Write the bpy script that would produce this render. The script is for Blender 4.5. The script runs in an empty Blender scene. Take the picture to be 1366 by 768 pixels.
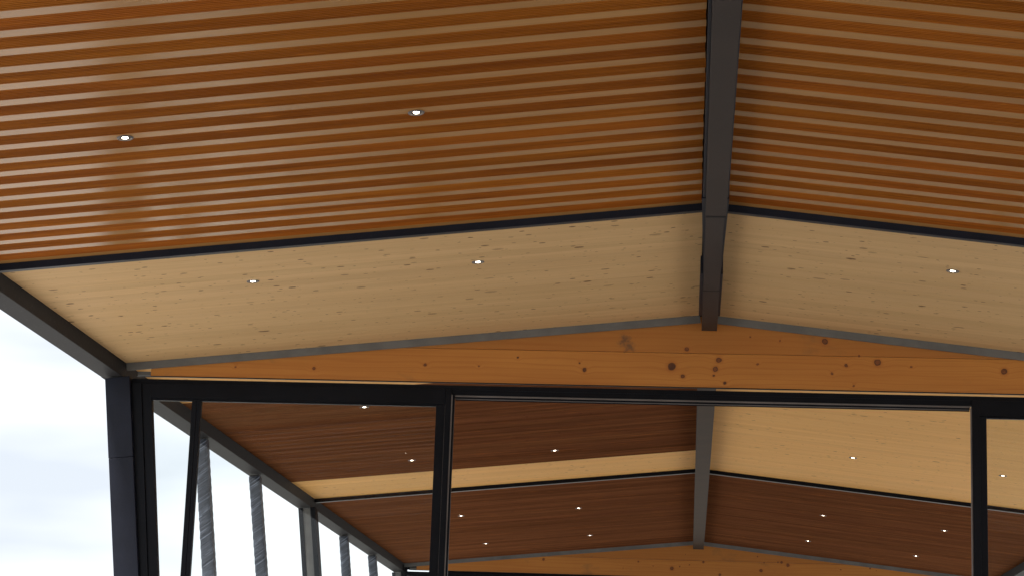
import bpy, bmesh, math, random
from mathutils import Matrix, Vector, noise as mnoise

random.seed(7)
S = bpy.context.scene
COL = S.collection

# ------------------------------------------------------------------ camera
cam_d = bpy.data.cameras.new("camera")
cam_d.sensor_width = 36.0
cam_d.lens = 75.8
cam_d.clip_start = 0.05
cam_d.clip_end = 3000
cam = bpy.data.objects.new("camera", cam_d)
COL.objects.link(cam)
r_ = Vector((0.99626598, 0.07894242, 0.03495979))
u_ = Vector((-0.01713912, -0.21602966, 0.97623636))
f_ = Vector((-0.08461881, 0.97319026, 0.21387))
cam.matrix_world = Matrix(((r_.x, u_.x, -f_.x, 0), (r_.y, u_.y, -f_.y, 0), (r_.z, u_.z, -f_.z, 1.6), (0, 0, 0, 1)))
S.camera = cam

# ------------------------------------------------------------------ sky and sun
SUN_AZ = (-0.3, -0.95)          # towards the sun, horizontally
SUN_EL = math.radians(52)
W = bpy.data.worlds.new("World")
S.world = W
W.use_nodes = True
nt = W.node_tree
nt.nodes.clear()
def wn(t, **k):
    n = nt.nodes.new(t)
    for a, b in k.items():
        setattr(n, a, b)
    return n
out = wn("ShaderNodeOutputWorld")
bg = wn("ShaderNodeBackground")
bg.inputs[1].default_value = 0.1
sky = wn("ShaderNodeTexSky", sky_type='NISHITA', sun_disc=False, sun_elevation=SUN_EL, sun_rotation=math.atan2(SUN_AZ[0], SUN_AZ[1]))
tc = wn("ShaderNodeTexCoord")
mp = wn("ShaderNodeMapping")
mp.inputs['Scale'].default_value = (2.2, 2.2, 9.0)
mp.inputs['Location'].default_value = (0.0, 0.0, 0.85)
n1 = wn("ShaderNodeTexNoise")
n1.inputs['Scale'].default_value = 1.7
n1.inputs['Detail'].default_value = 4
n1.inputs['Roughness'].default_value = 0.45
cr = wn("ShaderNodeValToRGB")
cr.color_ramp.elements[0].position = 0.36
cr.color_ramp.elements[0].color = (4.2, 4.45, 4.85, 1)
cr.color_ramp.elements[1].position = 0.60
cr.color_ramp.elements[1].color = (7.0, 7.1, 7.25, 1)
mx = wn("ShaderNodeMix", data_type='RGBA')
mx.inputs[0].default_value = 0.9
L = nt.links.new
L(tc.outputs['Generated'], mp.inputs['Vector'])
L(mp.outputs[0], n1.inputs['Vector'])
L(n1.outputs[0], cr.inputs[0])
L(sky.outputs[0], mx.inputs[6])
L(cr.outputs[0], mx.inputs[7])
L(mx.outputs[2], bg.inputs[0])
L(bg.outputs[0], out.inputs[0])

sun_d = bpy.data.lights.new("sun", 'SUN')
sun_d.energy = 2.5
sun_d.angle = math.radians(10)
sun_d.color = (1.0, 0.96, 0.9)
sun = bpy.data.objects.new("sun", sun_d)
COL.objects.link(sun)
h = math.hypot(*SUN_AZ)
sd = Vector((SUN_AZ[0] / h * math.cos(SUN_EL), SUN_AZ[1] / h * math.cos(SUN_EL), math.sin(SUN_EL)))
sun.rotation_euler = sd.to_track_quat('Z', 'Y').to_euler()
sun.location = (0, 0, 30)

S.view_settings.view_transform = 'Standard'
S.view_settings.look = 'None'
S.view_settings.exposure = 1.0
S.view_settings.gamma = 1.0
S.cycles.max_bounces = 10
S.cycles.diffuse_bounces = 6
S.cycles.transparent_max_bounces = 12

# ------------------------------------------------------------------ helpers
def M(name):
    m = bpy.data.materials.new(name)
    m.use_nodes = True
    t = m.node_tree
    return m, t, t.nodes["Principled BSDF"]

def nd(t, kind, ins=None, **k):
    n = t.nodes.new(kind)
    for a, b in k.items():
        setattr(n, a, b)
    for a, b in (ins or {}).items():
        if isinstance(b, bpy.types.NodeSocket):
            t.links.new(b, n.inputs[a])
        else:
            n.inputs[a].default_value = b
    return n

def math_n(t, op, a, b=0.0, c=0.0, clamp=False):
    return nd(t, "ShaderNodeMath", {0: a, 1: b, 2: c}, operation=op, use_clamp=clamp).outputs[0]

def mixc(t, fac, a, b, blend='MIX'):
    return nd(t, "ShaderNodeMix", {0: fac, 6: a, 7: b}, data_type='RGBA', blend_type=blend).outputs[2]

def maprange(t, v, a, b, c=0.0, d=1.0):
    return nd(t, "ShaderNodeMapRange", {0: v, 1: a, 2: b, 3: c, 4: d}, interpolation_type='SMOOTHSTEP').outputs[0]

def wood(name, light, dark, rough=0.35, spec=0.5, grain=(1.1, 70, 70), tone=0.25, knots=0, knotcol=(0.1, 0.05, 0.02), bump=0.15,
         streak=0.0, streakcol=(0.4, 0.15, 0.05), grainmix=0.5, coat=0.0):
    m, t, p = M(name)
    tc = nd(t, "ShaderNodeTexCoord")
    oi = nd(t, "ShaderNodeObjectInfo")
    rnd = oi.outputs['Random']
    off = nd(t, "ShaderNodeCombineXYZ", {0: math_n(t, 'MULTIPLY', rnd, 37.3), 1: math_n(t, 'MULTIPLY', rnd, 91.7), 2: math_n(t, 'MULTIPLY', rnd, 13.1)}).outputs[0]
    co = nd(t, "ShaderNodeVectorMath", {0: tc.outputs['Object'], 1: off}, operation='ADD').outputs[0]
    gs = nd(t, "ShaderNodeVectorMath", {0: co, 1: grain}, operation='MULTIPLY').outputs[0]
    g1 = nd(t, "ShaderNodeTexNoise", {'Vector': gs, 'Scale': 1.0, 'Detail': 5.0, 'Roughness': 0.6, 'Distortion': 0.3}).outputs[0]
    ls = nd(t, "ShaderNodeVectorMath", {0: co, 1: (0.5, 7, 7)}, operation='MULTIPLY').outputs[0]
    g2 = nd(t, "ShaderNodeTexNoise", {'Vector': ls, 'Scale': 1.0, 'Detail': 3.0}).outputs[0]
    g = math_n(t, 'ADD', math_n(t, 'MULTIPLY', g1, grainmix), math_n(t, 'MULTIPLY', g2, 1 - grainmix))
    fac = maprange(t, g, 0.36, 0.64)
    col = mixc(t, fac, (*dark, 1), (*light, 1))
    # each board has its own tone
    tn = math_n(t, 'ADD', math_n(t, 'MULTIPLY', rnd, tone), 1 - tone * 0.5)
    rnd2 = math_n(t, 'FRACT', math_n(t, 'MULTIPLY', rnd, 17.77))
    hs = nd(t, "ShaderNodeHueSaturation", {'Hue': math_n(t, 'ADD', math_n(t, 'MULTIPLY', rnd2, tone * 0.018), 0.5 - tone * 0.009),
                                           'Saturation': 1.0, 'Value': tn, 'Color': col})
    col = hs.outputs[0]
    if streak:
        ss = nd(t, "ShaderNodeVectorMath", {0: co, 1: (2.3, 45, 45)}, operation='MULTIPLY').outputs[0]
        sn = nd(t, "ShaderNodeTexNoise", {'Vector': ss, 'Scale': 1.0, 'Detail': 2.0, 'Distortion': 0.8}).outputs[0]
        col = mixc(t, math_n(t, 'MULTIPLY', maprange(t, sn, 0.60, 0.72), streak), col, (*streakcol, 1))
        sn2 = nd(t, "ShaderNodeTexNoise", {'Vector': nd(t, "ShaderNodeVectorMath", {0: ss, 1: (7.7, 3.1, 2.2)}, operation='ADD').outputs[0], 'Scale': 1.0, 'Detail': 2.0}).outputs[0]
        col = mixc(t, math_n(t, 'MULTIPLY', maprange(t, sn2, 0.60, 0.75), streak), col, (dark[0] * .45, dark[1] * .4, dark[2] * .4, 1))
    if knots:
        for sc, r0, amt in ((1.7, 0.05, 0.95), (3.3, 0.07, 0.95), (6.0, 0.085, 0.9), (10.0, 0.09, 0.75)):
            wob = nd(t, "ShaderNodeTexNoise", {'Vector': co, 'Scale': 40.0, 'Detail': 1.0}).outputs[1]
            cw = nd(t, "ShaderNodeVectorMath", {0: co, 1: nd(t, "ShaderNodeVectorMath", {0: wob, 'Scale': 0.012}, operation='SCALE').outputs[0]}, operation='ADD').outputs[0]
            vs = nd(t, "ShaderNodeVectorMath", {0: cw, 1: (sc * 0.62, sc, 0.0)}, operation='MULTIPLY').outputs[0]
            vo = nd(t, "ShaderNodeTexVoronoi", {'Vector': vs, 'Scale': 1.0}, voronoi_dimensions='2D')
            sep = nd(t, "ShaderNodeSeparateColor", {0: vo.outputs['Color']})
            rr = math_n(t, 'MULTIPLY', math_n(t, 'POWER', sep.outputs[0], 1.35), r0 * knots)
            k = math_n(t, 'SUBTRACT', rr, vo.outputs['Distance'])
            km = maprange(t, k, -0.008, 0.012)
            km = math_n(t, 'MULTIPLY', km, math_n(t, 'MULTIPLY', math_n(t, 'ADD', math_n(t, 'MULTIPLY', sep.outputs[1], 0.7), 0.3), amt))
            kc = mixc(t, sep.outputs[2], (*knotcol, 1), (knotcol[0] * 1.6, knotcol[1] * 1.7, knotcol[2] * 2.2, 1))
            col = mixc(t, km, col, kc)
    t.links.new(col, p.inputs['Base Color'])
    rg = math_n(t, 'ADD', math_n(t, 'MULTIPLY', g1, 0.14), rough - 0.07)
    t.links.new(rg, p.inputs['Roughness'])
    p.inputs['Specular IOR Level'].default_value = spec
    p.inputs['Coat Weight'].default_value = coat
    p.inputs['Coat Roughness'].default_value = 0.2
    if bump:
        b = nd(t, "ShaderNodeBump", {'Strength': bump, 'Distance': 0.002, 'Height': g1})
        t.links.new(b.outputs[0], p.inputs['Normal'])
    return m

def paint(name, col, rough=0.4, var=0.15, metal=0.0, scale=3.0, dust=0.0, dustcol=(0.3, 0.3, 0.3), spec=0.5):
    m, t, p = M(name)
    tc = nd(t, "ShaderNodeTexCoord")
    n1 = nd(t, "ShaderNodeTexNoise", {'Vector': tc.outputs['Object'], 'Scale': scale, 'Detail': 5.0, 'Roughness': 0.6}).outputs[0]
    n2 = nd(t, "ShaderNodeTexNoise", {'Vector': tc.outputs['Object'], 'Scale': scale * 22, 'Detail': 3.0}).outputs[0]
    a = tuple(c * (1 - var) for c in col)
    b = tuple(c * (1 + var) for c in col)
    c = mixc(t, maprange(t, n1, 0.35, 0.65), (*a, 1), (*b, 1))
    if dust:
        c = mixc(t, math_n(t, 'MULTIPLY', maprange(t, n2, 0.55, 0.8), dust), c, (*dustcol, 1))
        n3 = nd(t, "ShaderNodeTexVoronoi", {'Vector': tc.outputs['Object'], 'Scale': 5.0})
        c = mixc(t, maprange(t, n3.outputs['Distance'], 0.022, 0.012, 0.0, dust), c, (*dustcol, 1))
    t.links.new(c, p.inputs['Base Color'])
    t.links.new(math_n(t, 'ADD', math_n(t, 'MULTIPLY', n1, 0.2), rough - 0.1), p.inputs['Roughness'])
    p.inputs['Metallic'].default_value = metal
    p.inputs['Specular IOR Level'].default_value = spec
    bp = nd(t, "ShaderNodeBump", {'Strength': 0.06, 'Distance': 0.002, 'Height': n2})
    t.links.new(bp.outputs[0], p.inputs['Normal'])
    return m

# ------------------------------------------------------------------ materials
ORANGE = wood("stained_ribbed_wood", (0.355, 0.111, 0.0125), (0.24, 0.068, 0.0075), rough=0.7, spec=0.03, tone=0.3, streak=0.5, streakcol=(0.46, 0.15, 0.02), grain=(1.4, 120, 60), bump=0.2)
STRIP = wood("varnished_light_wood", (0.435, 0.222, 0.070), (0.375, 0.185, 0.056), rough=0.22, spec=0.27, tone=0.12, grain=(0.8, 60, 60), bump=0.04, grainmix=0.3)
PALE = wood("limed_spruce", (0.685, 0.455, 0.23), (0.615, 0.40, 0.195), rough=0.6, spec=0.06, tone=0.08, knots=1.0, knotcol=(0.09, 0.042, 0.018),
            streak=0.18, streakcol=(0.52, 0.30, 0.12), bump=0.08)
PALE_IN = wood("oiled_spruce", (0.84, 0.485, 0.172), (0.755, 0.415, 0.138), rough=0.6, spec=0.06, tone=0.07, knots=0.85, knotcol=(0.2, 0.09, 0.03),
               streak=0.12, streakcol=(0.6, 0.3, 0.1), bump=0.08)
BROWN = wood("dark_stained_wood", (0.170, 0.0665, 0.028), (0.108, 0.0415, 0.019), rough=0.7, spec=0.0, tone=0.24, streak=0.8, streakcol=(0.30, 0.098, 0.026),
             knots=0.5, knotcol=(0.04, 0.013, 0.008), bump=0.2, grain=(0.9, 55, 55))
STEEL = paint("anthracite_paint", (0.03, 0.028, 0.029), rough=0.5, dust=0.12, spec=0.3)
STEEL_BEAM = paint("anthracite_eave_paint", (0.027, 0.026, 0.028), rough=0.6, dust=0.1, scale=1.5, spec=0.08)
BLACK = paint("black_powder_coat", (0.005, 0.0058, 0.0088), rough=0.45, dust=0.03, dustcol=(0.1, 0.1, 0.1), spec=0.1)
NAVY = paint("blue_black_paint", (0.0085, 0.0105, 0.020), rough=0.5, dust=0.08, dustcol=(0.1, 0.1, 0.1), spec=0.2)
BROWNSTEEL = paint("bronze_brown_paint", (0.040, 0.030, 0.027), rough=0.55, dust=0.05, spec=0.2)
BROWNSTEEL_IN = paint("bronze_grey_paint", (0.066, 0.050, 0.040), rough=0.6, spec=0.06)
GALV = paint("galvanised_steel", (0.15, 0.15, 0.145), rough=0.5, metal=0.2, var=0.12, scale=4, dust=0.3, spec=0.3, dustcol=(0.16, 0.16, 0.16))
ALU = paint("dull_aluminium", (0.16, 0.145, 0.14), rough=0.5, metal=0.2, spec=0.15)
DECK = paint("dark_roof_deck", (0.035, 0.028, 0.022), rough=0.8)

def glass_mat():
    m, t, p = M("clear_glass")
    t.nodes.remove(p)
    o = t.nodes["Material Output"]
    fr = nd(t, "ShaderNodeFresnel", {0: 1.5})
    tr = nd(t, "ShaderNodeBsdfTransparent", {0: (0.955, 0.968, 0.96, 1)})
    gl = nd(t, "ShaderNodeBsdfGlossy", {0: (1, 1, 1, 1), 'Roughness': 0.01})
    mx = nd(t, "ShaderNodeMixShader", {0: math_n(t, 'MULTIPLY', fr.outputs[0], 0.4), 1: tr.outputs[0], 2: gl.outputs[0]})
    t.links.new(mx.outputs[0], o.inputs[0])
    return m
GLASS = glass_mat()

def emit(name, col, st):
    m, t, p = M(name)
    p.inputs['Base Color'].default_value = (0.8, 0.8, 0.8, 1)
    p.inputs['Emission Color'].default_value = (*col, 1)
    p.inputs['Emission Strength'].default_value = st
    return m
LAMP = emit("lit_lens", (1.0, 0.84, 0.64), 14.0)

def timber_mat(name="knotty_glulam", mirror=False):
    """glulam board in the gable; the knots sit where this beam has them (object origin x = 0, z = 0 is the pavilion's own)"""
    m, t, p = M(name)
    tc = nd(t, "ShaderNodeTexCoord")
    oi = nd(t, "ShaderNodeObjectInfo")
    co = tc.outputs['Object']
    rnd = oi.outputs['Random']
    off = nd(t, "ShaderNodeCombineXYZ", {0: math_n(t, 'MULTIPLY', rnd, 37.3), 2: math_n(t, 'MULTIPLY', rnd, 13.1)}).outputs[0]
    cr_ = nd(t, "ShaderNodeVectorMath", {0: co, 1: off}, operation='ADD').outputs[0]
    knots = [(-0.056, 4.675, .0156), (-0.166, 4.538, .0278), (-0.082, 4.465, .0145), (-0.822, 4.5, .0145), (-0.861, 4.55, .0072), (-1.329, 4.586, .0072),
             (-2.035, 4.514, .0111), (-1.623, 4.511, .0067), (0.187, 4.596, .02), (0.163, 4.527, .0189), (0.148, 4.477, .0089), (0.234, 4.423, .0111),
             (0.478, 4.571, .0078), (0.643, 4.752, .0067), (0.977, 4.753, .0222), (1.231, 4.649, .0072), (1.369, 4.601, .0234), (1.135, 4.573, .0111),
             (1.031, 4.509, .01), (1.192, 4.418, .0072), (1.618, 4.572, .0072), (2.299, 4.552, .0222), (0.42, 4.778, .0067), (-2.888, 4.468, .0133), (-3.494, 4.467, .0072)]
    if mirror:
        knots = [(0.9 - x * 1.13 + (0.37 if i % 3 else -0.52), 9.13 - z + (0.02 if i % 2 else -0.015), r * (0.8 if i % 2 else 1.1)) for i, (x, z, r) in enumerate(knots)]
    wob = nd(t, "ShaderNodeTexNoise", {'Vector': cr_, 'Scale': 25.0, 'Detail': 2.0}).outputs[1]
    cw = nd(t, "ShaderNodeVectorMath", {0: co, 1: nd(t, "ShaderNodeVectorMath", {0: nd(t, "ShaderNodeVectorMath", {0: wob, 1: (0.5, 0.5, 0.5)}, operation='SUBTRACT').outputs[0], 'Scale': 0.018}, operation='SCALE').outputs[0]}, operation='ADD').outputs[0]
    cf = nd(t, "ShaderNodeVectorMath", {0: cw, 1: (1.0, 0.0, 1.0)}, operation='MULTIPLY').outputs[0]
    core = None
    halo = None
    for x, z, r in knots:
        d = nd(t, "ShaderNodeVectorMath", {0: cf, 1: (x, 0, z)}, operation='DISTANCE').outputs['Value']
        q = math_n(t, 'DIVIDE', d, r)
        core = q if core is None else math_n(t, 'MINIMUM', core, q)
    km = maprange(t, core, 1.2, 0.85)
    ring = maprange(t, core, 2.2, 0.9)
    # grain bends round the knots
    bend = nd(t, "ShaderNodeCombineXYZ", {0: 0.0, 1: 0.0, 2: math_n(t, 'MULTIPLY', maprange(t, core, 6.0, 0.5), 0.02)}).outputs[0]
    gco = nd(t, "ShaderNodeVectorMath", {0: cr_, 1: bend}, operation='ADD').outputs[0]
    gs = nd(t, "ShaderNodeVectorMath", {0: gco, 1: (0.8, 2.0, 38.0)}, operation='MULTIPLY').outputs[0]
    g1 = nd(t, "ShaderNodeTexNoise", {'Vector': gs, 'Scale': 1.0, 'Detail': 4.0, 'Distortion': 0.6}).outputs[0]
    g2 = nd(t, "ShaderNodeTexNoise", {'Vector': nd(t, "ShaderNodeVectorMath", {0: gco, 1: (0.9, 1.0, 5.0)}, operation='MULTIPLY').outputs[0], 'Scale': 1.0, 'Detail': 3.0}).outputs[0]
    wv = nd(t, "ShaderNodeTexWave", {'Vector': nd(t, "ShaderNodeVectorMath", {0: gco, 1: (0.5, 0.0, 7.0)}, operation='MULTIPLY').outputs[0], 'Scale': 1.0, 'Distortion': 9.0, 'Detail': 2.0, 'Detail Scale': 1.2},
            bands_direction='Z').outputs[1]
    col = mixc(t, maprange(t, g1, 0.2, 0.8), (0.44, 0.160, 0.025, 1), (0.49, 0.198, 0.036, 1))
    col = mixc(t, math_n(t, 'MULTIPLY', maprange(t, g2, 0.4, 0.7), 0.35), col, (0.58, 0.25, 0.046, 1))
    col = mixc(t, math_n(t, 'MULTIPLY', maprange(t, wv, 0.78, 1.0), 0.30), col, (0.36, 0.105, 0.013, 1))
    zsep = nd(t, "ShaderNodeSeparateXYZ", {0: co}).outputs[2]
    col = mixc(t, math_n(t, 'MULTIPLY', maprange(t, zsep, 4.642, 4.643), 0.45), col, (0.33, 0.115, 0.018, 1))   # the upper board is the darker one
    # grey weather stains
    st = nd(t, "ShaderNodeTexNoise", {'Vector': nd(t, "ShaderNodeVectorMath", {0: cr_, 1: (1.6, 1.0, 3.0)}, operation='MULTIPLY').outputs[0], 'Scale': 1.0, 'Detail': 4.0, 'Roughness': 0.65}).outputs[0]
    col = mixc(t, math_n(t, 'MULTIPLY', maprange(t, st, 0.58, 0.74), 0.5), col, (0.16, 0.085, 0.035, 1))
    sp = nd(t, "ShaderNodeVectorMath", {0: cf, 1: (1.9, 0, 4.9) if mirror else (-0.505, 0, 4.715)}, operation='DISTANCE').outputs['Value']
    sn = nd(t, "ShaderNodeTexNoise", {'Vector': cf, 'Scale': 16.0, 'Detail': 4.0, 'Roughness': 0.65}).outputs[0]
    sm = math_n(t, 'ADD', math_n(t, 'MULTIPLY', maprange(t, sp, 0.13, 0.01), 0.40), sn)
    col = mixc(t, math_n(t, 'MULTIPLY', maprange(t, sm, 0.66, 1.0), 0.75), col, (0.075, 0.05, 0.035, 1))
    col = mixc(t, math_n(t, 'MULTIPLY', ring, 0.5), col, (0.36, 0.10, 0.013, 1))
    kn = nd(t, "ShaderNodeTexNoise", {'Vector': cf, 'Scale': 9.0, 'Detail': 1.0}).outputs[0]
    kcol = mixc(t, maprange(t, kn, 0.36, 0.55), (0.055, 0.018, 0.008, 1), (0.20, 0.060, 0.014, 1))
    kcol = mixc(t, maprange(t, core, 0.55, 0.85), kcol, (0.075, 0.022, 0.008, 1))
    kcol = mixc(t, maprange(t, nd(t, "ShaderNodeTexNoise", {'Vector': cf, 'Scale': 120.0}).outputs[0], 0.5, 0.7), kcol, (0.04, 0.013, 0.006, 1))
    col = mixc(t, math_n(t, 'MULTIPLY', km, 0.95), col, kcol)
    t.links.new(col, p.inputs['Base Color'])
    p.inputs['Roughness'].default_value = 0.45
    p.inputs['Specular IOR Level'].default_value = 0.4
    bp = nd(t, "ShaderNodeBump", {'Strength': 0.15, 'Distance': 0.002, 'Height': g1})
    t.links.new(bp.outputs[0], p.inputs['Normal'])
    return m
TIMBER = timber_mat()
TIMBER_FAR = timber_mat("knotty_glulam_far", True)

def wrap_mat():
    m, t, p = M("wrinkled_black_film")
    tc = nd(t, "ShaderNodeTexCoord")
    co = tc.outputs['Object']
    # shear so that the threads climb round the post
    sx = nd(t, "ShaderNodeSeparateXYZ", {0: co})
    zz = math_n(t, 'SUBTRACT', sx.outputs[2], math_n(t, 'MULTIPLY', math_n(t, 'ADD', sx.outputs[0], sx.outputs[1]), 0.55))
    v = nd(t, "ShaderNodeCombineXYZ", {0: math_n(t, 'MULTIPLY', sx.outputs[0], 2.5), 1: math_n(t, 'MULTIPLY', sx.outputs[1], 2.5), 2: math_n(t, 'MULTIPLY', zz, 64.0)}).outputs[0]
    a = nd(t, "ShaderNodeTexNoise", {'Vector': v, 'Scale': 1.0, 'Detail': 5.0, 'Roughness': 0.7}).outputs[0]
    v2 = nd(t, "ShaderNodeVectorMath", {0: v, 1: (1.0, 1.0, 0.28)}, operation='MULTIPLY').outputs[0]
    b = nd(t, "ShaderNodeTexNoise", {'Vector': v2, 'Scale': 1.0, 'Detail': 2.0}).outputs[0]
    s = math_n(t, 'MULTIPLY', maprange(t, a, 0.48, 0.60), maprange(t, b, 0.40, 0.62, 0.22, 1.0))
    c = mixc(t, s, (0.020, 0.025, 0.038, 1), (0.19, 0.22, 0.29, 1))
    t.links.new(c, p.inputs['Base Color'])
    p.inputs['Roughness'].default_value = 0.45
    p.inputs['Specular IOR Level'].default_value = 0.3
    bp = nd(t, "ShaderNodeBump", {'Strength': 0.5, 'Distance': 0.004, 'Height': a})
    t.links.new(bp.outputs[0], p.inputs['Normal'])
    return m
WRAP = wrap_mat()

def ground_mat(name, a, b, scale):
    m, t, p = M(name)
    tc = nd(t, "ShaderNodeTexCoord")
    n = nd(t, "ShaderNodeTexNoise", {'Vector': tc.outputs['Object'], 'Scale': scale, 'Detail': 6.0, 'Roughness': 0.6}).outputs[0]
    n2 = nd(t, "ShaderNodeTexNoise", {'Vector': tc.outputs['Object'], 'Scale': scale * 40, 'Detail': 2.0}).outputs[0]
    f = math_n(t, 'ADD', math_n(t, 'MULTIPLY', n, 0.6), math_n(t, 'MULTIPLY', n2, 0.4))
    t.links.new(mixc(t, maprange(t, f, 0.35, 0.65), (*a, 1), (*b, 1)), p.inputs['Base Color'])
    p.inputs['Roughness'].default_value = 0.85
    bp = nd(t, "ShaderNodeBump", {'Strength': 0.3, 'Distance': 0.01, 'Height': n2})
    t.links.new(bp.outputs[0], p.inputs['Normal'])
    return m
GROUND = ground_mat("pale_gravel", (0.50, 0.485, 0.46), (0.60, 0.585, 0.55), 0.4)
FLOOR = ground_mat("dark_paving", (0.26, 0.23, 0.195), (0.34, 0.305, 0.26), 0.8)

# ------------------------------------------------------------------ mesh helpers
def me_from(verts, faces, mat, name):
    me = bpy.data.meshes.new(name)
    me.from_pydata(verts, [], faces)
    me.materials.append(mat)
    me.update()
    return me

def recalc(me):
    bm = bmesh.new()
    bm.from_mesh(me)
    bmesh.ops.recalc_face_normals(bm, faces=bm.faces)
    bm.to_mesh(me)
    bm.free()
    return me

def box_me(name, x0, x1, y0, y1, z0, z1, mat, bev=0.0):
    bm = bmesh.new()
    bmesh.ops.create_cube(bm, size=1.0)
    for v in bm.verts:
        v.co = ((x0 + x1) / 2 + v.co.x * (x1 - x0), (y0 + y1) / 2 + v.co.y * (y1 - y0), (z0 + z1) / 2 + v.co.z * (z1 - z0))
    if bev:
        bmesh.ops.bevel(bm, geom=list(bm.edges), offset=bev, segments=2, affect='EDGES', profile=0.6)
    me = bpy.data.meshes.new(name)
    bm.to_mesh(me)
    bm.free()
    me.materials.append(mat)
    return me

def prism_me(name, poly, axis, a, b, mat, bev=0.0):
    """poly in the two other axes (x,z) for axis 'y', (y,z) for 'x', extruded from a to b"""
    bm = bmesh.new()
    def P(p, w):
        return (p[0], w, p[1]) if axis == 'y' else (w, p[0], p[1])
    A = [bm.verts.new(P(p, a)) for p in poly]
    B = [bm.verts.new(P(p, b)) for p in poly]
    bm.faces.new(A)
    bm.faces.new(B[::-1])
    n = len(poly)
    for i in range(n):
        bm.faces.new((A[i], B[i], B[(i + 1) % n], A[(i + 1) % n]))
    bmesh.ops.recalc_face_normals(bm, faces=bm.faces)
    if bev:
        bmesh.ops.bevel(bm, geom=list(bm.edges), offset=bev, segments=1, affect='EDGES')
    me = bpy.data.meshes.new(name)
    bm.to_mesh(me)
    bm.free()
    me.materials.append(mat)
    return me

def obj(name, me, parent=None, loc=(0, 0, 0), rot=(0, 0, 0), label=None):
    o = bpy.data.objects.new(name, me)
    COL.objects.link(o)
    o.parent = parent
    o.location = loc
    o.rotation_euler = rot
    if label:
        o['label'] = label
    return o

def tag(o, label, cat, group=None):
    o['label'] = label
    o['category'] = cat
    if group:
        o['group'] = group
    return o

def thing(name, label, cat, loc=(0, 0, 0), rot=(0, 0, 0), group=None):
    return tag(obj(name, None, None, loc, rot), label, cat, group)

# ------------------------------------------------------------------ the place, measured
XR = 0.09            # ridge line
ZR = 4.935           # soffit at the ridge
SL = 0.104           # fall of the soffit per metre
ANG = math.atan(SL)
LEN = 4.46 / math.cos(ANG)
LEAN = 0.12          # posts lean outwards
Y0 = -6.0            # canopy front
YP = 5.0             # first ribbed plank
Y1, Y2, Y3 = 16.0, 24.6, 32.7
def soffit(x):
    return ZR - SL * abs(x - XR)

# ------------------------------------------------------------------ setting
g = obj("ground", me_from([(-900, -900, -0.12), (900, -900, -0.12), (900, 1500, -0.12), (-900, 1500, -0.12)], [(0, 1, 2, 3)], GROUND, "ground"))
g['kind'] = 'structure'
f = obj("floor", box_me("floor", -4.05, 4.25, Y0 - 1.5, Y3 + 34.0, -0.3, 0.0, FLOOR, 0.01))
f['kind'] = 'structure'

# ------------------------------------------------------------------ ceilings
def ceiling(name, label, side):
    """an Empty on the ridge line; local +x runs down the slope (side = 1) or -x does (side = -1)"""
    return thing(name, label, "ceiling", (XR, 0, ZR), (0, ANG * side, 0))

def deck(parent, side, y0, y1, z0=0.024):
    x0, x1 = (0.0, LEN) if side > 0 else (-LEN, 0.0)
    obj("deck", box_me("deck", x0, x1, y0, y1, z0, z0 + 0.16, DECK), parent)

def plank_me(side, w):
    """ribbed plank: flat ribs between narrow grooves"""
    x0, x1 = (0.06, LEN - 0.05) if side > 0 else (-LEN + 0.05, -0.06)
    n = 7
    p = w / n
    gw, gd = 0.0075, 0.009
    pr = [(0.0, 0.022), (0.0, 0.0015), (0.0015, 0.0)]
    for i in range(1, n):
        c = i * p
        pr += [(c - gw / 2, 0.0), (c - gw / 4, gd), (c + gw / 4, gd), (c + gw / 2, 0.0)]
    pr += [(w - 0.0015, 0.0), (w, 0.0015), (w, 0.022)]
    return prism_me("plank", pr, 'x', x0, x1, ORANGE)

def board_me(side, w, mat, t=0.022, ch=0.0016):
    x0, x1 = (0.05, LEN - 0.03) if side > 0 else (-LEN + 0.03, -0.05)
    pr = [(0, t), (0, ch), (ch, 0), (w - ch, 0), (w, ch), (w, t)]
    return prism_me("board", pr, 'x', x0, x1, mat)

for side, label in ((-1, "orange ribbed plank ceiling with light strips and two lit downlights in it"),
                    (1, "orange ribbed plank ceiling with light strips and no downlight in view")):
    c = ceiling("ribbed_ceiling", label, side)
    deck(c, side, Y0, 12.695, 0.03)
    pm = plank_me(side, 0.1415)
    sx0, sx1 = (0.06, LEN - 0.05) if side > 0 else (-LEN + 0.05, -0.06)
    sm = box_me("light_strip", sx0, sx1, 0, 0.087, 0.0018, 0.024, STRIP)
    for k in range(33):
        yb = 12.606 - 0.23 * k               # near edge of the light strip
        obj("light_strip", sm, c, (0, yb, 0), (0, 0, 0))
        if yb - 0.145 > YP:
            obj("plank", pm, c, (random.uniform(-.004, .004), yb - 0.1425, random.uniform(0, .0008)))

def board_ceiling(name, label, side, y0, y1, w, mat, jit=0.0):
    c = ceiling(name, label, side)
    deck(c, side, y0, y1)
    n = max(1, round((y1 - y0) / w))
    ww = (y1 - y0) / n
    me = board_me(side, ww - 0.0012, mat)
    for k in range(n):
        obj("board", me, c, (0, y0 + k * ww, random.uniform(0, jit)))
    return c

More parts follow.
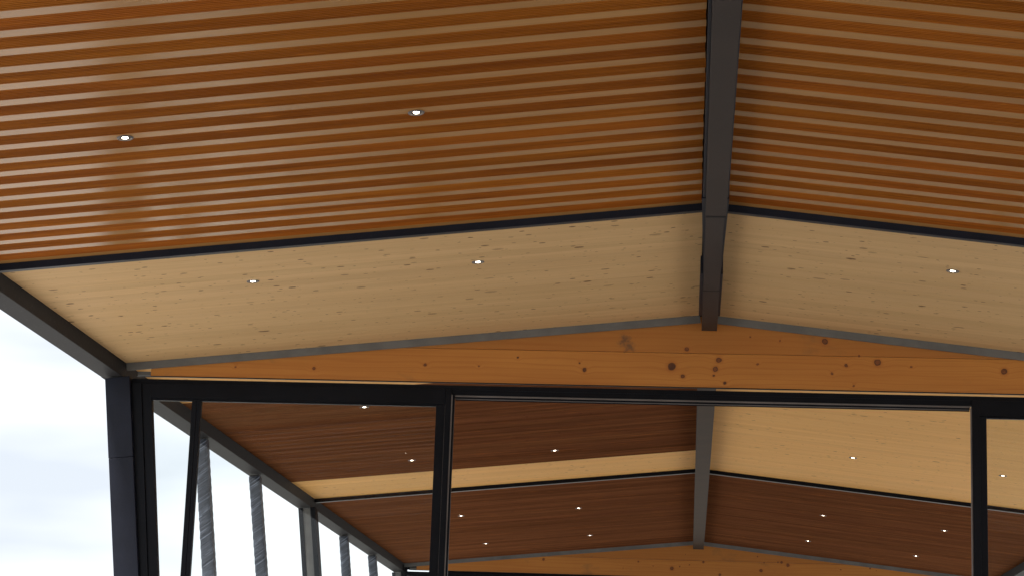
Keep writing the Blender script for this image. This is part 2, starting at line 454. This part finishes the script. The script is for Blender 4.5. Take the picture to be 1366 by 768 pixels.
board_ceiling("pale_ceiling", "pale knotty board ceiling under the canopy holding two downlights beside the black eave beam", -1, 12.70, 15.995, 0.15, PALE, 0.0006)
board_ceiling("pale_ceiling", "pale knotty board ceiling under the canopy holding a single downlight in view", 1, 12.70, 15.995, 0.15, PALE, 0.0006)
board_ceiling("pale_ceiling", "short pale board ceiling just behind the gable beam, mostly hidden by the door head", -1, 16.10, 17.88, 0.16, PALE_IN, 0.0006)
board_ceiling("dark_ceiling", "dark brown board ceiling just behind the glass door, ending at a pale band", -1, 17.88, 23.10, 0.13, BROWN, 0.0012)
board_ceiling("pale_ceiling", "narrow pale band of ceiling boards between two dark brown ceilings", -1, 23.10, Y2, 0.15, PALE_IN, 0.0006)
board_ceiling("pale_ceiling", "wide yellowish board ceiling seen through the open doorway beside the grey ridge beam", 1, 16.10, Y2, 0.16, PALE_IN, 0.0006)
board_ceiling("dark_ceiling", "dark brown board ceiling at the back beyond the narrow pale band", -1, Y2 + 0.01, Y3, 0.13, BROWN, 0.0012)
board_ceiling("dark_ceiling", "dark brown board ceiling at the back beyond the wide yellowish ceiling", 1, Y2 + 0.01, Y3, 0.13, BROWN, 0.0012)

# roof skin over everything
rt = 0.20
roof = thing("roof", "low pitched dark roof lying over all the board ceilings", "roof", (XR, 0, ZR))
for side in (-1, 1):
    x0, x1 = (0.0, LEN + 0.1) if side > 0 else (-LEN - 0.1, 0.0)
    obj("roof_slope", box_me("roof_slope", x0, x1, Y0 - 0.05, Y3 + 0.6, rt, rt + 0.08, DECK), roof, (0, 0, 0), (0, ANG * side, 0))

# ------------------------------------------------------------------ black bars across the ceilings, galvanised angles at the gables
def slope_bar(name, label, cat, side, y0, y1, drop, mat, top=0.03, under=None, x_in=0.05, lip=0.0):
    x0, x1 = (x_in, LEN - 0.03) if side > 0 else (-LEN + 0.03, -x_in)
    c = thing(name, label, cat, (XR, 0, ZR), (0, ANG * side, 0))
    obj("web", box_me("web", x0, x1, y0, y0 + 0.012, -drop, top * 0.5, mat, 0.001), c)
    if under:
        obj("flange", box_me("flange", x0, x1, y0 + 0.0125, y1, -drop + 0.002, -drop + 0.012, under, 0.001), c)
    return c
slope_bar("steel_bar", "blue black steel bar between the orange ribs and the pale ceiling over the eave beam", "steel bar", -1, 12.682, 12.745, 0.042, NAVY, under=STEEL)
slope_bar("steel_bar", "blue black steel bar between the orange ribs and the pale ceiling with one downlight", "steel bar", 1, 12.682, 12.745, 0.042, NAVY, under=STEEL)
slope_bar("steel_bar", "black steel bar along the far side of the narrow pale band", "steel bar", -1, Y2 - 0.012, Y2 + 0.075, 0.042, BLACK, under=GALV)
slope_bar("steel_bar", "black steel bar along the far side of the wide yellowish ceiling", "steel bar", 1, Y2 - 0.012, Y2 + 0.075, 0.042, BLACK, under=GALV)
slope_bar("steel_angle", "grey galvanised angle over the near gable beam, running down to the black corner post", "steel angle", -1, Y1, Y1 + 0.05, 0.056, GALV)
slope_bar("steel_angle", "grey galvanised angle over the near gable beam under the ceiling with one downlight", "steel angle", 1, Y1, Y1 + 0.05, 0.056, GALV)
slope_bar("steel_angle", "grey metal angle over the far gable beam on the window side with the wrapped posts", "steel angle", -1, Y3, Y3 + 0.05, 0.056, GALV)
slope_bar("steel_angle", "grey metal angle over the far gable beam below four lit downlights", "steel angle", 1, Y3, Y3 + 0.05, 0.056, GALV)

# ------------------------------------------------------------------ timber gable beams
def gable(y, label, TIMBER):
    t = thing("gable_beam", label, "timber beam", (0, y, 0))
    zt = ZR - 0.004
    zb, zs = 4.386, 4.642
    xl, xr = -4.149, 4.33   # the top edge runs up behind the angle
    ds = (zt - zs) / SL
    def roofz(x):
        return zt - SL * abs(x - XR)
    obj("board", prism_me("board", [(xl, zb), (xr, zb), (xr, roofz(xr)), (XR + ds, zs), (XR - ds, zs), (xl, roofz(xl))], 'y', 0, 0.05, TIMBER, 0.0015), t)
    ds2 = (zt - zs - 0.002) / SL
    obj("board", prism_me("board", [(XR - ds2, zs + 0.0025), (XR + ds2, zs + 0.0025), (XR, zt)], 'y', 0.002, 0.05, TIMBER, 0.0015), t)
    obj("drip_strip", box_me("drip_strip", -4.26, 4.42, -0.004, 0.018, 4.379, 4.3845, BLACK, 0.001), t)
    obj("bracket", box_me("bracket", -4.255, -4.152, 0.012, 0.05, 4.390, 4.42, GALV, 0.003), t)
    return t
gable(Y1 + 0.02, "orange knotty timber gable beam above the black door head", TIMBER)
gable(Y3 + 0.02, "far orange timber gable beam at the bottom edge below the back ceilings", TIMBER_FAR)

# ------------------------------------------------------------------ ridge beams
rb = thing("ridge_beam", "dark brown steel ridge beam in three lengths under the canopy ridge", "beam", (0, 0, 4.80))
def seg(name, x0, x1, y0, y1, z0, z1, mat):
    obj(name, box_me(name, x0, x1, y0, y1, z0, z1, mat, 0.0025), rb)
seg("beam_length", 0.0525, 0.177, Y0, 12.4835, 0.0, 0.16, BROWNSTEEL)
seg("beam_length", 0.0555, 0.1665, 12.525, 14.545, 0.001, 0.16, BROWNSTEEL)
seg("beam_length", 0.0535, 0.1685, 14.549, 15.93, -0.001, 0.16, BROWNSTEEL)
seg("joint_shadow", 0.056, 0.1768, 12.484, 12.5245, -0.0015, 0.1, BLACK)  # black strip standing in for the shadow inside the beam joint
seg("side_plate", 0.0365, 0.052, Y0, 12.10, 0.012, 0.15, NAVY)
seg("side_plate", 0.1775, 0.183, Y0, 12.10, 0.012, 0.15, NAVY)
def tplate(x_near, x_far, x_in, y0, y1):
    bm = bmesh.new()
    P = [(x_near, y0), (x_far, y1), (x_in, y1), (x_in, y0)]
    A = [bm.verts.new((x, y, 0.008)) for x, y in P]
    B = [bm.verts.new((x, y, 0.15)) for x, y in P]
    bm.faces.new(A); bm.faces.new(B[::-1])
    for i in range(4):
        bm.faces.new((A[i], B[i], B[(i + 1) % 4], A[(i + 1) % 4]))
    bmesh.ops.recalc_face_normals(bm, faces=bm.faces)
    me = bpy.data.meshes.new("side_plate")
    bm.to_mesh(me); bm.free()
    me.materials.append(NAVY)
    obj("side_plate", me, rb)
tplate(0.030, 0.052, 0.0552, 12.105, 14.05)
tplate(0.188, 0.172, 0.1668, 12.105, 14.05)
tplate(0.033, 0.030, 0.0532, 14.055, 15.42)
tplate(0.183, 0.183, 0.1688, 14.055, 15.42)

tag(obj("ridge_beam", box_me("ridge_beam", -0.08, 0.08, 0, 16.5, 0, 0.16, BROWNSTEEL_IN, 0.003), None, (0.1155, 16.11, 4.80)),
    "plain grey brown ridge beam indoors seen through the open doorway", "beam")

# ------------------------------------------------------------------ eave beams
def eave(label, xa, xb, y0, y1, cuts=()):
    e = thing("eave_beam", label, "beam", (xa, y0, 4.362))
    w = xb - xa
    ys = [0.0] + [c - y0 for c in cuts] + [y1 - y0]
    for a, b in zip(ys, ys[1:]):
        obj("beam_length", box_me("beam_length", 0, w, a + 0.0015, b - 0.0015, 0.0, 0.30, STEEL_BEAM, 0.003), e)
    return e
eave("dark grey eave beam of the canopy against the white sky above the corner post", -4.525, -4.345, Y0, 16.0)
eave("dark grey eave beam carried by the wrapped posts behind the glass", -4.53, -4.345, 16.003, 33.1, (24.4, 29.3))
eave("dark eave beam on the side away from the sky at the lower corner", 4.50, 4.70, Y0, 33.1)

# ------------------------------------------------------------------ leaning posts
TH = -math.atan(LEAN)
def base_x(xtop, ztop=4.365, lean=LEAN):
    return xtop - (-lean) * ztop if False else xtop + lean * ztop

def corner_post(x, y, label, sgn=1):
    p = thing("steel_post", label, "post", (x + LEAN * 4.36 * sgn, y, 0), (0, TH * sgn, 0))
    Lp = 4.385
    obj("shaft", box_me("shaft", -0.094, 0.094, 0.0, 0.18, 0, Lp - 0.62, NAVY, 0.004), p)
    obj("head_piece", box_me("head_piece", -0.095, 0.095, -0.002, 0.182, Lp - 0.618, Lp, NAVY, 0.004), p)
    obj("base_plate", box_me("base_plate", -0.16, 0.16, -0.06, 0.24, 0.0, 0.015, STEEL, 0.003), p)
    return p
corner_post(-4.386, 15.93, "solid black leaning corner post beside the glass door under the eave beam")

def channel_post(x, y, label, sgn=1):
    p = thing("steel_post", label, "post", (x + LEAN * 4.36 * sgn, y, 0), (0, TH * sgn, 0))
    Lp = 4.385
    obj("flange", box_me("flange", -0.098, -0.05, 0.0, 0.18, 0, Lp, BLACK, 0.003), p)
    obj("flange", box_me("flange", 0.04, 0.098, 0.0, 0.18, 0, Lp, BLACK, 0.003), p)
    obj("web", box_me("web", -0.0495, 0.0395, 0.02, 0.17, 0, Lp - 0.01, GALV, 0.001), p)
    obj("base_plate", box_me("base_plate", -0.16, 0.16, -0.06, 0.24, 0.0, 0.015, STEEL, 0.003), p)
    return p
channel_post(-4.396, 24.415, "leaning channel post with a bare grey middle between dark edges, under the second ceiling bar")
channel_post(-4.44, 32.80, "farthest leaning channel post at the end of the eave beam by the far gable")

def wrap_me(seed):
    Lp, hw = 4.372, 0.056
    rows, cols = 360, 20
    V, F = [], []
    for i in range(rows + 1):
        z = Lp * i / rows
        for j in range(cols):
            a = j / cols * 4
            s = int(a); u = a - s
            c = [(-1, -1), (1, -1), (1, 1), (-1, 1)]
            x = c[s][0] + (c[(s + 1) % 4][0] - c[s][0]) * u
            y = c[s][1] + (c[(s + 1) % 4][1] - c[s][1]) * u
            x *= hw; y *= hw
            l = math.hypot(x, y)
            k = (hw * 1.30 / l) if l > hw * 1.30 else 1.0
            x *= k; y *= k
            q = (z - 0.55 * (x - y)) / 0.085 + 0.25 * mnoise.noise(Vector((x * 9, z * 1.6, seed)))
            d = 0.004 * (1 - (q % 1.0)) + 0.001 * mnoise.noise(Vector((x * 18, y * 18, z * 30 + seed * 9)))
            V.append((x * (1 + d / hw), y * (1 + d / hw) + 0.09, z))
    for i in range(rows):
        for j in range(cols):
            a, b = i * cols + j, i * cols + (j + 1) % cols
            F.append((a, b, b + cols, a + cols))
    me = me_from(V, F, WRAP, "plastic_wrap")
    return me
def wrapped_post(x, y, lean, label, seed):
    p = thing("wrapped_post", label, "post", (x + lean * 4.36, y, 0), (0, -math.atan(lean), 0), "posts wrapped in dark plastic under the eave beam")
    obj("shaft", box_me("shaft", -0.05, 0.05, 0.04, 0.14, 0, 4.385, STEEL, 0.003), p)
    obj("plastic_wrap", wrap_me(seed), p)
    obj("base_plate", box_me("base_plate", -0.12, 0.12, -0.03, 0.21, 0.0, 0.012, STEEL, 0.002), p)
wrapped_post(-4.436, 19.01, 0.125, "plastic wrapped leaning post half hidden behind the slim black door mullion", 1.0)
wrapped_post(-4.440, 21.51, 0.132, "plastic wrapped leaning post just before the grey channel post, clear of the mullion", 2.0)
wrapped_post(-4.453, 27.44, 0.12, "plastic wrapped leaning post next after the grey channel post", 3.0)
wrapped_post(-4.457, 30.03, 0.13, "farthest plastic wrapped leaning post beside the dark back ceiling", 4.0)

# ------------------------------------------------------------------ glazed screen: head, jambs, tracks
def screen(y, label, tracks=True):
    s = thing("door_head", label, "door frame", (0, y, 0))
    obj("head", box_me("head", -4.287, 4.47, -0.018, 0.036, 4.284, 4.357, BLACK, 0.002), s)
    obj("cover_strip", box_me("cover_strip", -4.287, 4.47, -0.024, -0.0185, 4.322, 4.357, BLACK, 0.0015), s)
    if not tracks:
        obj("filler", box_me("filler", -3.72, 4.42, 0.0, 0.02, 4.3575, 4.3788, BLACK), s)
    if not tracks:
        obj("end_plate", box_me("end_plate", -4.344, -4.15, 0.0125, 0.03, 4.3875, 4.47, BLACK), s)
        obj("end_plate", box_me("end_plate", -4.344, -4.288, -0.01, 0.03, 3.4, 4.387, BLACK), s)
    if tracks:
        obj("track", box_me("track", -1.795, 2.045, -0.012, 0.0, 4.272, 4.2838, ALU, 0.001), s)
        obj("track", box_me("track", -1.795, 2.045, 0.004, 0.02, 4.262, 4.2836, BLACK, 0.001), s)
        obj("track", box_me("track", -1.795, 2.045, 0.024, 0.033, 4.257, 4.2837, ALU, 0.001), s)
        obj("track", box_me("track", -1.795, 2.045, 0.0335, 0.0355, 4.25, 4.2835, BLACK, 0.001), s)
    return s
screen(Y1 + 0.02, "black metal head over the open doorway under the near timber gable beam")
screen(Y3 + 0.02, "black metal head under the far timber gable beam at the bottom edge", False)

def lean_rail(name, x0, x1, y0, y1, z0, z1, lean, mat, par):
    """upright with slanted sides; x0, x1 at height z1; the foot moves inwards by lean per metre"""
    d = lean * (z1 - z0)
    obj(name, prism_me(name, [(x0 + d, z0), (x1 + d, z0), (x1, z1), (x0, z1)], 'y', y0, y1, mat, 0.002), par)

# door beside the corner post
d = thing("glass_door", "black framed glass door with a slanted outer edge and a slim upright mullion", "glass door", (0, Y1, 0))
lean_rail("jamb", -4.283, -4.206, -0.03, 0.04, 0.02, 4.3215, 0.108, BLACK, d)
lean_rail("jamb", -4.205, -4.132, -0.016, 0.04, 0.02, 4.3215, 0.108, BLACK, d)
obj("top_rail", box_me("top_rail", -4.131, -1.8655, -0.022, 0.03, 4.208, 4.3215, BLACK, 0.002), d)
obj("glazing_bead", box_me("glazing_bead", -4.128, -1.934, -0.010, 0.03, 4.192, 4.2078, BLACK, 0.0015), d)
obj("bottom_rail", box_me("bottom_rail", -3.70, -1.934, -0.016, 0.03, 0.02, 0.16, BLACK, 0.002), d)
obj("stile", box_me("stile", -1.933, -1.866, -0.010, 0.03, 0.02, 4.2078, BLACK, 0.002), d)
obj("stile", box_me("stile", -1.8635, -1.820, -0.024, 0.03, 0.02, 4.3215, BLACK, 0.002), d)
obj("gasket", box_me("gasket", -1.8655, -1.8638, -0.014, 0.03, 0.02, 4.2078, ALU), d)
obj("edge_trim", box_me("edge_trim", -1.8195, -1.8105, -0.018, 0.02, 0.02, 4.2825, ALU, 0.001), d)
obj("stile", box_me("stile", -1.810, -1.796, -0.006, 0.03, 0.02, 4.2825, BLACK, 0.001), d)
obj("mullion", box_me("mullion", -3.806, -3.768, -0.012, 0.034, 0.02, 4.1918, BLACK, 0.002), d)
obj("mullion", box_me("mullion", -3.762, -3.734, -0.012, 0.034, 0.02, 4.1918, BLACK, 0.002), d)
obj("mullion", box_me("mullion", -3.768, -3.762, -0.004, 0.03, 0.02, 4.1918, NAVY), d)
dz = 4.191 - 0.161
x_top = -4.132 + 0.108 * (4.3215 - 4.191) + 0.001
dd = 0.108 * dz
if x_top + dd < -3.81:
    obj("pane", prism_me("pane", [(x_top + dd, 0.161), (-3.803, 0.161), (-3.803, 4.198), (x_top - 0.005, 4.198)], 'y', 0.008, 0.016, GLASS), d)
else:
    zc = 4.191 - (-3.809 - x_top) / 0.108
    obj("pane", prism_me("pane", [(-3.803, zc), (-3.803, 4.198), (x_top - 0.005, 4.198)], 'y', 0.008, 0.016, GLASS), d)
obj("pane", box_me("pane", -3.738, -1.929, 0.008, 0.016, 0.155, 4.198, GLASS), d)

# door on the other side of the doorway
d = thing("glass_door", "black framed glass door in front of the wide yellowish ceiling", "glass door", (0, Y1, 0))
obj("edge_trim", box_me("edge_trim", 2.046, 2.055, -0.016, 0.02, 0.02, 4.268, ALU, 0.001), d)
obj("stile", box_me("stile", 2.0555, 2.112, -0.024, 0.03, 0.02, 4.3215, BLACK, 0.002), d)
obj("stile", box_me("stile", 2.1125, 2.162, -0.010, 0.03, 0.02, 4.2078, BLACK, 0.002), d)
obj("top_rail", box_me("top_rail", 2.1125, 4.30, -0.022, 0.03, 4.208, 4.3215, BLACK, 0.002), d)
obj("glazing_bead", box_me("glazing_bead", 2.1625, 4.28, -0.010, 0.03, 4.192, 4.2078, BLACK, 0.0015), d)
obj("bottom_rail", box_me("bottom_rail", 2.1625, 3.88, -0.016, 0.03, 0.02, 0.16, BLACK, 0.002), d)
lean_rail("jamb", 4.302, 4.47, -0.03, 0.04, 0.02, 4.3215, -0.108, BLACK, d)
obj("pane", prism_me("pane", [(2.157, 0.155), (3.84, 0.155), (4.275, 4.198), (2.157, 4.198)], 'y', 0.008, 0.016, GLASS), d)

# ------------------------------------------------------------------ recessed downlights
def lathe(prof, n, mat, name):
    V, F = [], []
    for r, z in prof:
        for j in range(n):
            a = 2 * math.pi * j / n
            V.append((r * math.cos(a), r * math.sin(a), z))
    for i in range(len(prof) - 1):
        for j in range(n):
            a, b = i * n + j, i * n + (j + 1) % n
            F.append((a, b, b + n, a + n))
    me = recalc(me_from(V, F, mat, name))
    for p in me.polygons:
        p.use_smooth = True
    return me
RING = lathe([(0.029, 0.004), (0.030, -0.003), (0.034, -0.0055), (0.040, -0.0045), (0.042, 0.0005)], 32, ALU, "trim_ring")
CAN = lathe([(0.0288, 0.004), (0.0288, 0.0), (0.0159, 0.0)], 32, STEEL, "baffle")
LENS = lathe([(0.0158, 0.0002), (0.0138, -0.0018), (0.009, -0.0034), (0.0005, -0.004)], 32, LAMP, "lens")
lights = [
    (-2.905, 10.365, "lit downlight in the orange planks, the one nearer the eave"),
    (-1.42, 10.38, "lit downlight in the orange planks, the one nearer the ridge beam"),
    (-2.905, 13.69, "lit downlight in the pale canopy ceiling, the one nearer the eave beam"),
    (-1.42, 13.69, "lit downlight in the pale canopy ceiling, midway between eave beam and ridge beam"),
    (1.65, 13.705, "lit downlight alone in the pale canopy ceiling across the ridge beam"),
    (-2.91, 18.77, "lit downlight in dark boards just under the top rail of the glass door"),
    (-2.912, 22.18, "lit downlight in dark boards behind the glass door, close before the pale band"),
    (-1.43, 22.29, "lit downlight in dark boards seen through the doorway, close before the pale band"),
    (-2.918, 27.28, "lit downlight in the back dark ceiling beside the door stile, nearer the black bar"),
    (-1.432, 27.44, "lit downlight in the back dark ceiling midway to the ridge beam, nearer the black bar"),
    (-2.92, 30.76, "lit downlight in the back dark ceiling beside the door stile, nearer the far gable"),
    (-1.433, 30.74, "lit downlight in the back dark ceiling midway to the ridge beam, nearer the far gable"),
    (1.651, 22.28, "lit downlight in the yellowish ceiling, seen through the open doorway"),
    (3.161, 22.22, "lit downlight in the yellowish ceiling, seen through the glass door"),
    (1.663, 27.50, "lit downlight in the back dark ceiling past the ridge beam, nearest beam and black bar"),
    (3.171, 27.44, "lit downlight in the back ceiling close to the glass door stile, nearer the bar"),
    (1.647, 30.69, "lit downlight in the back dark ceiling past the ridge beam, nearest beam and far gable"),
    (3.162, 30.80, "lit downlight in the back ceiling close to the glass door stile, nearer the gable"),
]
for x, y, label in lights:
    sgn = 1 if x > XR else -1
    l = thing("downlight", label, "downlight", (x, y, soffit(x)), (0, ANG * sgn, 0), "recessed ceiling downlights")
    obj("trim_ring", RING, l)
    obj("baffle", CAN, l)
    obj("lens", LENS, l)
